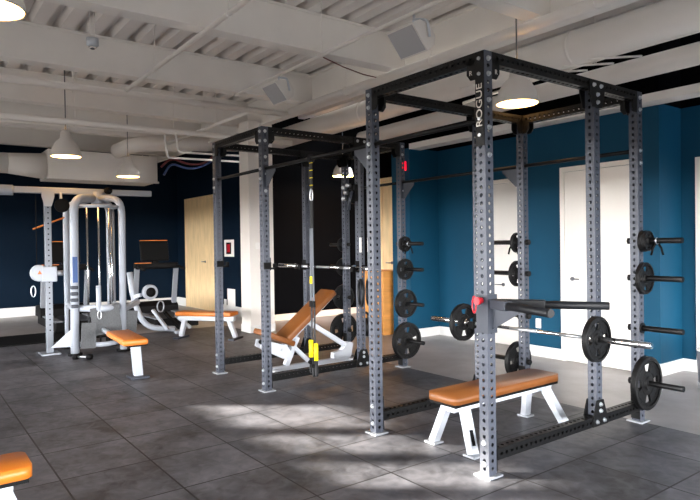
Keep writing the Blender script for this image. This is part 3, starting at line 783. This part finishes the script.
cr = obj('carriage', MB().bb(-7.19, -7.01, -1.42, -1.22, 1.06, 1.28).bevel(.012, 2), M['machinewhite'], t)
obj('carriage_knob', MB().cyl((-7.05, -1.22, 1.18), (-7.05, -1.14, 1.18), .04, 14), M['silver'], t)
obj('pulley_guard', MB().lathe([(.105, -.02), (.12, 0), (.12, .05), (.105, .07)], (-7.1, -1.45, 1.19), (1, 0, 0), 28), M['machinewhite'], t, 'round white pulley guard')
obj('pulley_arm', MB().bar((-7.08, -1.5, 1.2), (-7.08, -1.4, 1.17), .05, .08), M['machinewhite'], t)
obj('warning_label', MB().prism([(-.03, -.025), (.03, -.025), (0, .03)], (-7.028, -1.45, 1.2), (0, 1, 0), (0, 0, 1), .003), M['vinylbright'], t, 'orange triangular warning label')
obj('snap_hook', MB().tube([(-7.06, -1.53 + .03 * math.cos(q * PI / 6), .93 + .08 * math.sin(q * PI / 6)) for q in range(12)], .008, 8, True), M['steel'], t)
obj('cable', MB().cyl((-7.12, -1.47, 1.3), (-7.12, -1.47, 2.34), .006, 6), M['rubberblk'], t)

t = thing('floor_dumbbell', 'small black dumbbell lying on the floor before the white machine', 'dumbbell', (-6.28, -1.06, 0))
for s in (-1, 1):
    obj('head', MB().cyl((-6.28 + s * .09, -1.06 + s * .1, .04), (-6.28 + s * .045, -1.06 + s * .05, .04), .04, 6), M['rubberblk'], t)
obj('handle', MB().cyl((-6.33, -1.115, .04), (-6.23, -1.005, .04), .014, 10), M['steel'], t)

# ------------------------------------------------------------------ pulley trainer right of the tower
t = thing('rowing_trainer', 'curved white framed trainer with round pulley right of the cable tower', 'gym machine', (-8.2, .55, 0))
obj('frame', MB().tube(roundpts([(-8.3, .2, 1.1), (-8.28, .25, .62), (-8.2, .42, .1), (-8.0, .9, .06)], .25), .05, 14), M['machinewhite'], t)
obj('crossfoot', MB().bar((-8.35, 1.0, .03), (-7.75, .85, .03), .08, .06).bevel(.01, 1), M['machinewhite'], t)
obj('arm', MB().bar((-7.0, -.35, .56), (-8.2, .3, .58), .09, .08).bevel(.01, 1), M['machinewhite'], t)
pw = obj('pulley', MB().lathe([(.125, 0), (.135, .02), (.135, .08), (.125, .1)], (-8.18, .5, .74), (1, 0, 0), 28), M['machinewhite'], t, 'round white pulley with a dark centre')
obj('pulley_face', MB().lathe([(.085, 0), (.085, .012), (.03, .02)], (-8.08, .5, .74), (1, 0, 0), 24), M['rubberblk'], pw)
obj('pulley_mount', MB().bar((-8.13, .34, .7), (-8.27, .26, .66), .06, .06).bevel(.005, 1), M['machinewhite'], t)
obj('hand_grip', MB().tube([(-8.05, .66 + .06 * math.cos(q * PI / 6), .48 + .1 * math.sin(q * PI / 6)) for q in range(12)], .014, 8, True), M['silver'], t)
for a in (.0, .22, .42):
    obj('strut', MB().bar((-8.15, .55 + a, .42 - a * .3), (-7.95, .75 + a, .06), .07, .05).bevel(.006, 1), M['machinewhite'] if a != .22 else M['rubberblk'], t)

# bench right of it
t = thing('long_bench', 'long orange bench with white frame standing before the plywood door', 'bench', (-7.2, 1.0, 0))
dv = V((-.78, -.62, 0)); pv = V((.62, -.78, 0))
pa, pb = V((-6.5, 1.35, .42)), V((-7.3, .72, .42))
mb = MB().bar(pa, pb, .3, .07); mb.bevel(.02, 3); mb.smooth(); obj('seat_pad', mb, M['vinylbright'], t)
obj('rail', MB().bar(pa + V((0, 0, -.08)), pb + V((0, 0, -.08)), .09, .08).bevel(.008, 1), M['white'], t)
for q in (.1, .9):
    p = pa.lerp(pb, q)
    obj('leg', MB().bar(p + V((0, 0, -.1)), (p.x + (.08 if q < .5 else -.05), p.y + (.08 if q < .5 else -.05), .03), .09, .07, (1, 1, 0)).bevel(.008, 1), M['white'], t)
    c_ = V((p.x + (.08 if q < .5 else -.05), p.y + (.08 if q < .5 else -.05), 0))
    obj('foot_pad', MB().bar(c_ + pv * .18 + V((0, 0, .016)), c_ - pv * .18 + V((0, 0, .016)), .1, .03), M['slate'], t)

# ------------------------------------------------------------------ treadmills (face the left wall; belt runs along x)
def treadmill(x, y, label):
    t = thing('treadmill', label, 'treadmill', (x, y, 0), 0, 'treadmills by the dark wall')
    obj('deck', MB().bb(x - 1.0, x + .75, y - .42, y + .42, .02, .2).bevel(.02, 2), M['rubberblk'], t)
    obj('belt', MB().bb(x - .5, x + .73, y - .27, y + .27, .2, .206), M['slate'], t)
    obj('side_rail', MB().bb(x - .5, x + .76, y - .43, y - .29, .2, .225).bevel(.008, 1), M['silver'], t)
    obj('side_rail', MB().bb(x - .5, x + .76, y + .29, y + .43, .2, .225).bevel(.008, 1), M['silver'], t)
    obj('motor_cover', MB().prism([(-1.0, .19), (-.4, .19), (-.42, .34), (-.55, .42), (-.95, .4)], (x, y + .46, 0), (1, 0, 0), (0, 0, 1), .92).bevel(.02, 2), M['rubberblk'], t)
    for s in (-1, 1):
        obj('upright', MB().bar((x - .55, y + s * .4, .2), (x - .35, y + s * .4, 1.12), .07, .1, (0, 1, 0)).bevel(.015, 2), M['silver'], t)
        obj('handrail', MB().tube(roundpts([(x - .4, y + s * .4, 1.1), (x - .3, y + s * .4, 1.16), (x + .1, y + s * .4, 1.1)], .06), .03, 10), M['rubberblk'], t)
    obj('dashboard', MB().bar((x - .38, y - .44, 1.16), (x - .38, y + .44, 1.16), .2, .12).bevel(.03, 2), M['rubberblk'], t)
    obj('dash_trim', MB().bar((x - .36, y - .42, 1.222), (x - .36, y - .14, 1.222), .17, .012), M['vinylbright'], t, 'orange trim')
    cs = obj('console', MB().box((x - .48, y, 1.46), (.06, .58, .42), Matrix.Rotation(-.2, 3, 'Y')).bevel(.02, 2), M['screen'], t)
    obj('console_edge', MB().box((x - .525, y, 1.672), (.065, .56, .014), Matrix.Rotation(-.2, 3, 'Y')), M['vinylbright'], cs)
    obj('console_neck', MB().bar((x - .42, y, 1.2), (x - .46, y, 1.3), .12, .05, (1, 0, 0)), M['rubberblk'], t)
    return t
tm = treadmill(-10.0, -.42, 'black treadmill with orange trim partly hidden behind the white cable tower')
treadmill(-9.2, 1.12, 'black treadmill with dark console and silver uprights left of the plywood door')
obj_strip = tag(obj('dark_floor_strip', MB().bb(-9.5, -8.3, -7, .2, -.0118, .012), M['rubberblk']), 'dark strip on the floor along the far left', 'mat')  # thin dark strip laid over the floor

# ------------------------------------------------------------------ by the walls
t = thing('plywood_box', 'tall orange plywood box under the plywood door beyond the far rack', 'box', (-5.45, 3.72, 0))
obj('box', MB().bb(-5.82, -5.22, 3.5, 3.96, -.012, 1.08), M['plyorange'], t)
for s in (-1, 1): obj('edge_strip', MB().bb(-5.52 + s * .29 - .012, -5.52 + s * .29 + .012, 3.488, 3.5, -.012, 1.08), M['plyorange'], t)
t = thing('kettlebell', 'black kettlebell on the floor beside the plywood box', 'kettlebell', (-5.42, 3.25, 0))
obj('bell', MB().lathe([(.1, -.012), (.15, .03), (.175, .12), (.165, .2), (.1, .27), (.04, .29)], (-5.45, 3.25, 0), n=28), M['iron'], t)
obj('handle', MB().tube(roundpts([(-5.55, 3.25, .22), (-5.57, 3.25, .38), (-5.33, 3.25, .38), (-5.35, 3.25, .22)], .08), .02, 10), M['iron'], t)
t = thing('waste_bin', 'grey bin with a pale lid before the white door at the right edge', 'bin', (-.17, 3.65, 0))
obj('body', MB().lathe([(.14, -.012), (.155, .05), (.17, .37), (.165, .39)], (-.105, 3.65, 0), n=28), M['bin'], t)
obj('lid', MB().lathe([(.172, .39), (.172, .41), (.14, .45), (.05, .47)], (-.105, 3.65, 0), n=28), M['plate_white'], t)
obj('base_ring', MB().lathe([(.158, .0), (.165, .06), (.158, .062)], (-.105, 3.65, 0), n=28), M['foot'], t)

def wallbox(name, x0, x1, y, z0, z1, m, label, cat, group=None):
    return tag(obj(name, MB().bb(x0, x1, y - .016, y - .0002, z0, z1).bevel(.004, 1), m), label, cat, group)
wallbox('wall_outlet', -2.445, -2.365, 3.87, .37, .5, M['plate_white'], 'white wall outlet on the blue wall left of the white door', 'outlet')
wallbox('wall_outlet', -10.16, -10.04, 2.88, .13, .33, M['plate_white'], 'small white outlet low beside the plywood door', 'outlet')
wallbox('access_panel', -9.98, -9.6, 2.88, .12, .58, M['plate_white'], 'white square panel low on the navy wall behind the long bench', 'panel')
t = thing('alarm_box', 'white framed box with red alarm on the navy wall', 'alarm', (-9.85, 2.87, 1.5))
obj('frame', MB().bb(-10.1, -9.62, 2.862, 2.8798, 1.3, 1.68).bevel(.006, 1), M['plate_white'], t)
obj('window', MB().bb(-9.98, -9.74, 2.856, 2.862, 1.36, 1.62), M['screen'], t)
obj('alarm', MB().bb(-9.93, -9.79, 2.848, 2.856, 1.4, 1.58), M['red'], t)
tag(obj('thermostat', MB().bb(-6.95, -6.93, 1.99, 2.1, 1.48, 1.6).bevel(.004, 1), M['plate_white']), 'small white thermostat on the white column', 'thermostat')
obj_s = tag(obj('exit_light', MB().bb(-4.80, -4.75, 3.57, 3.62, 2.74, 2.89).bevel(.004, 1), M['redlit']), 'narrow glowing red sign high beside the far rack rear post', 'sign')

# ------------------------------------------------------------------ pendant lamps
def lamp(p, label, glow='lampglow'):
    x, y, z = p; D = .21
    t = thing('pendant_lamp', label, 'lamp', p, 0, 'white pendant lamps')
    prof = [(D, 0), (D * 1.0, .012), (D * .97, .05), (D * .86, .13), (D * .66, .205), (D * .42, .25), (D * .36, .27), (D * .34, .36), (D * .2, .385)]
    mb = MB(); mb.lathe(prof + [(D * .3, .36), (D * .4, .245), (D * .62, .2), (D * .82, .125), (D * .93, .05), (D * .96, 0)], p, n=36, cap=False)
    rr = mb
    obj('shade', rr, M['lampshade'], t)
    obj('bulb_diffuser', MB().lathe([(D * .955, .006), (D * .9, .02)], p, n=36), M[glow], t, 'glowing warm diffuser')
    obj('cord', MB().cyl((x, y, z + .38), (x, y, ZC), .008, 8), M['strapgrey'], t)
    return t
lamp((-1.212, 1.91, 2.925), 'lit white pendant lamp hanging above the near power rack')
lamp((-6.84, -1.107, 2.87), 'lit white pendant lamp above the white cable tower')
lamp((-8.98, .41, 2.87), 'lit small white pendant lamp before the big boxy duct')
lamp((-7.1, 4.05, 2.9), 'lit pendant lamp seen behind the far rack upright, before the charcoal wall', 'lampglow2')
lamp((-1.58, -2.62, 2.99), 'brightest pendant lamp, cut off by the top left corner')

# ------------------------------------------------------------------ ceiling services
def pipe(name, pts, r, label, cat='pipe', m=None, hang=(), rr=.12, group='painted ceiling pipes'):
    pts = [V(p) for p in pts]
    t = thing(name, label, cat, pts[0], 0, group)
    obj('run', MB().tube(roundpts(pts, rr), r, 16), m or M['offwhite_pipe'], t)
    for h in hang:
        h = V(h)
        obj('hanger', MB().cyl((h.x, h.y, h.z + r), (h.x, h.y, ZC), .006, 6).tube([h + V((0, (r + .004) * math.cos(q * PI / 6), (r + .004) * math.sin(q * PI / 6))) if abs(pts[-1].x - pts[0].x) > abs(pts[-1].y - pts[0].y) else h + V(((r + .004) * math.cos(q * PI / 6), 0, (r + .004) * math.sin(q * PI / 6))) for q in range(12)], .006, 6, True), M['offwhite_pipe'], t)
    return t
# large sprinkler main: along the room then along the girder
pipe('sprinkler_main', [(-5.98, YF, 3.65), (-5.78, 2.02, 3.65)], .046, 'thick white pipe crossing the left ceiling below the second beam', hang=[(-5.93, -1.2, 3.65), (-5.86, .6, 3.65)])
pipe('sprinkler_main', [(-5.72, 2.0, 3.69), (XR, 2.0, 3.69)], .055, 'thick white pipe along the girder above the near rack', hang=[(-4.2, 2.0, 3.69), (-2.5, 2.0, 3.69), (-.4, 2.0, 3.69)])
pipe('sprinkler_branch', [(-6.78, YF, 3.34), (-6.53, 1.5, 3.34), (-6.5, 2.5, 3.34)], .042, 'white pipe above the tower lamp, running toward the column', hang=[(-6.72, -1.0, 3.34), (-6.57, .4, 3.34)])
pipe('conduit', [(-5.45, -.65, 3.6), (XR, -.83, 3.6)], .024, 'thin white conduit crossing the top left ceiling', hang=[(-2.3, -.695, 3.6), (-4.3, -.667, 3.6)], group='ceiling conduits')
pipe('conduit', [(-4.9, .64, 3.6), (XR, .64, 3.6)], .018, 'thin white conduit carrying the two ceiling speakers', hang=[(-2.8, .64, 3.6), (-.95, .64, 3.6)], group='ceiling conduits')
pipe('cross_pipe', [(-9.3, 1.3, 3.62), (-5.8, 1.3, 3.62)], .03, 'slanting white pipe between the left ceiling mains', group='ceiling conduits', hang=[(-7.0, 1.3, 3.62)])
pipe('conduit', [(-8.6, YF, 3.55), (-8.5, .95, 3.66), (-8.5, 1.0, 3.22), (-8.5, 3.0, 3.25)], .02, 'left of two stepped conduits above the plywood door', rr=.04, group='ceiling conduits')
pipe('conduit', [(-8.45, YF, 3.6), (-8.4, 1.12, 3.7), (-8.4, 1.17, 3.32), (-8.4, 3.0, 3.36)], .02, 'right of two stepped conduits above the plywood door', rr=.04, group='ceiling conduits')
pipe('conduit', [(XR, 3.05, 3.72), (-1.6, 3.05, 3.6), (-2.6, 2.6, 3.45)], .03, 'upper thin pipe between the two ducts at top right', group='ceiling conduits', hang=[(.2, 3.05, 3.64)])
pipe('conduit', [(XR, 3.3, 3.66), (-1.0, 3.3, 3.6), (-3.2, 3.3, 3.5)], .02, 'lower thin pipe between the two ducts at top right', group='ceiling conduits', hang=[(-1.2, 3.3, 3.58)])
for k in range(4):
    xk = -1.9 + k * .32
    pipe('pipe_strut', [(xk, 2.75, 3.45), (xk + .25, 3.35, 3.52)], .012, ('first', 'second', 'third', 'last')[k] + ' from the left of the short slanted struts between the top right ducts', group='slanted struts', cat='strut')

def duct_run(name, pts, r, label, seams=(), rr=.3):
    t = thing(name, label, 'duct', pts[0], 0, 'ceiling ducts')
    obj('run', MB().tube(roundpts(pts, rr, 10), r, 32), M['duct'], t)
    for s_ in seams:
        obj('seam_band', MB().cyl((s_[0] - .02, s_[1], s_[2]), (s_[0] + .02, s_[1], s_[2]), r + .006, 32), M['duct'], t)
    return t
duct_run('round_duct', [(XR, 2.9, 3.73), (-7.9, 2.9, 3.6)], .185, 'large round white duct running above the near rack', [(-1.2, 2.9, 3.665), (-4.9, 2.9, 3.633)])
duct_run('round_duct', [(XR, 3.2, 3.4), (-5.4, 3.2, 3.32)], .11, 'smaller round white duct below the large one at upper right', [(-2.2, 3.2, 3.34)])
tag(obj('duct_cover', MB().bb(-4.68, XR, 3.62, 3.869, 3.08, 3.17), M['duct']), 'thin white rectangular cover running along the top of the blue wall', 'duct')
duct_run('round_duct', [(-9.2, 2.8, 3.72), (-9.5, .75, 3.6), (-10.3, .6, 3.55)], .15, 'white round duct with an elbow above the boxy duct at left', rr=.35)
t = thing('box_duct', 'large white box shaped air unit hanging at far left', 'duct', (-10.6, .4, 2.9))
obj('casing', MB().bb(-11.4, -10.5, -.68, 1.5, 2.95, 3.52).bevel(.008, 1), M['duct'], t)
for y in (-.4, 1.2): obj('hanger', MB().cyl((-10.56, y, 3.5), (-10.56, y, ZC), .008, 6), M['offwhite_pipe'], t)
obj('flange', MB().bb(-10.52, -10.47, -.7, 1.52, 2.93, 2.97), M['duct'], t)
t = thing('round_duct', 'tapered white duct entering the box unit at the left edge', 'duct', (-10.8, -1.5, 3.2), 0, 'ceiling ducts')
obj('taper', MB().cyl((-10.8, -.69, 3.2), (-10.8, -1.35, 3.22), .26, 28, .2), M['duct'], t)
obj('run', MB().cyl((-10.8, -1.35, 3.22), (-10.8, -5, 3.22), .2, 28), M['duct'], t)

for k, (m, lb, z) in enumerate(((M['cabr'], 'red cable bundle hanging above the plywood door', 3.2), (M['cabb'], 'blue cable hanging above the plywood door', 3.1))):
    pts = [(-9.0, 1.05 + k * .05, z - .1 - .05 * k), (-9.0, 1.25, z + .1), (-9.0, 1.6, z - .02), (-9.0, 1.95, z + .02 + .06 * k), (-9.0, 2.25, z + .3), (-9.0, 2.3, z + .75)]
    tag(obj('cable', MB().tube(roundpts(pts, .25), .022, 8), m), lb, 'cable')

tag(obj('cable', MB().tube([(-3.2, .9, 3.735), (-3.3, 1.3, 3.70), (-3.42, 1.7, 3.70), (-3.5, 2.09, 3.72)], .007, 6), M['cabr']), 'thin red cable under the beam left of the near rack', 'cable')
# speakers under the conduit
def speaker(xc, yc, zc, label, sc=1.):
    t = thing('ceiling_speaker', label, 'speaker', (xc, yc, zc), 0, 'ceiling speakers')
    prof = [(-.10, .10), (.10, -.13), (.19, -.06), (.2, .04), (.13, .13), (0, .15)]
    prof = [(a * sc, c * sc) for a, c in prof]; hl = .19 * sc
    obj('cabinet', MB().prism(prof, (xc - hl, yc, zc), (0, 1, 0), (0, 0, 1), 2 * hl).bevel(.015, 2), M['lampshade'], t)
    d = V((0, .2, -.23)).normalized(); n = V((0, -.23, -.2)).normalized(); c = V((xc, yc, zc - .015 * sc)) + n * .004
    obj('grille', MB().bar(c - d * .135 * sc, c + d * .135 * sc, 2 * hl - .03, .008, n), M['grille'], t)
    obj('bracket', MB().tube([(xc + hl * .4, yc + .02, zc + .14 * sc), (xc + hl * .4, yc + .03, 3.585)], .012, 8), M['white'], t)
    obj('yoke', MB().tube(roundpts([(xc + hl + .02, yc + .1, zc), (xc + hl + .03, yc + .06, zc + .14), (xc + hl * .4, yc + .02, zc + .17)], .04), .012, 8), M['white'], t)
speaker(-1.42, .62, 3.37, 'white wedge speaker hanging above the near rack', .92)
speaker(-3.8, .62, 3.4, 'white wedge speaker hanging left of the near rack', .88)
t = thing('ceiling_sensor', 'small round white sensor hanging on two wires at upper left', 'sensor', (-4.0, -1.42, 3.68))
obj('body', MB().lathe([(.03, -.05), (.06, -.03), (.06, .04), (.03, .05)], (-4.0, -1.42, 3.68), n=20), M['white'], t)
obj('lens', MB().lathe([(.02, -.07), (.045, -.052)], (-4.0, -1.42, 3.68), n=16), M['chrome'], t)
for s in (-1, 1): obj('wire', MB().cyl((-4.0, -1.42 + s * .02, 3.73), (-4.0, -1.42 + s * .02, ZC), .005, 6), M['offwhite_pipe'], t)

# ------------------------------------------------------------------ daylight
w = bpy.data.worlds.new('daylight'); SC.world = w; w.use_nodes = True
nt = w.node_tree; bg = nt.nodes['Background']
tc = nt.nodes.new('ShaderNodeTexCoord'); sp = nt.nodes.new('ShaderNodeSeparateXYZ'); rp = nt.nodes.new('ShaderNodeValToRGB')
mr = nt.nodes.new('ShaderNodeMapRange'); mr.inputs[1].default_value = -1; mr.inputs[2].default_value = 1
nt.links.new(tc.outputs['Generated'], sp.inputs[0]); nt.links.new(sp.outputs['Z'], mr.inputs[0]); nt.links.new(mr.outputs[0], rp.inputs[0])
e = rp.color_ramp.elements
e[0].position = .49; e[0].color = (.042, .040, .037, 1)
e[1].position = .503; e[1].color = (1., .99, .985, 1)
for ps, cl in ((.56, (1., .99, .985, 1)), (.60, (.22, .24, .27, 1)), (.9, (.12, .16, .24, 1))):
    rp.color_ramp.elements.new(ps).color = cl
nt.links.new(rp.outputs['Color'], bg.inputs['Color']); bg.inputs['Strength'].default_value = 54.0

def portal(axis, pos, u0, u1, WZ0=WZ0, WZ1=WZ1):
    li = bpy.data.lights.new('daylight_portal', 'AREA'); li.shape = 'RECTANGLE'
    o = bpy.data.objects.new('daylight_portal', li); COL.objects.link(o)
    li.size = u1 - u0; li.size_y = WZ1 - WZ0; li.cycles.is_portal = True
    uc = (u0 + u1) / 2; zc = (WZ0 + WZ1) / 2
    if axis == 'y': o.location = (uc, pos - .21, zc); o.rotation_euler = (PI / 2, 0, 0)
    else: o.location = (pos + .21, uc, zc); o.rotation_euler = (PI / 2, 0, PI / 2)
for u in FW: portal('y', YF, *u)
portal('y', YF, CW[0][0], CW[-1][1], CZ0, CZ1)
for u in RW: portal('x', XR, *u)

sun = bpy.data.lights.new('sun', 'SUN'); sun.energy = 44; sun.angle = math.radians(1.0); sun.color = (1, .93, .82)
so = bpy.data.objects.new('sun', sun); COL.objects.link(so)
el = math.radians(20)
dv = V((.64 * math.cos(el), .77 * math.cos(el), -math.sin(el)))
so.rotation_euler = dv.to_track_quat('-Z', 'Y').to_euler()

SC.view_settings.view_transform = 'Standard'; SC.view_settings.look = 'None'
SC.view_settings.exposure = 0.0; SC.view_settings.gamma = 1; SC.view_settings.use_curve_mapping = False
SC.cycles.max_bounces = 8; SC.cycles.diffuse_bounces = 5
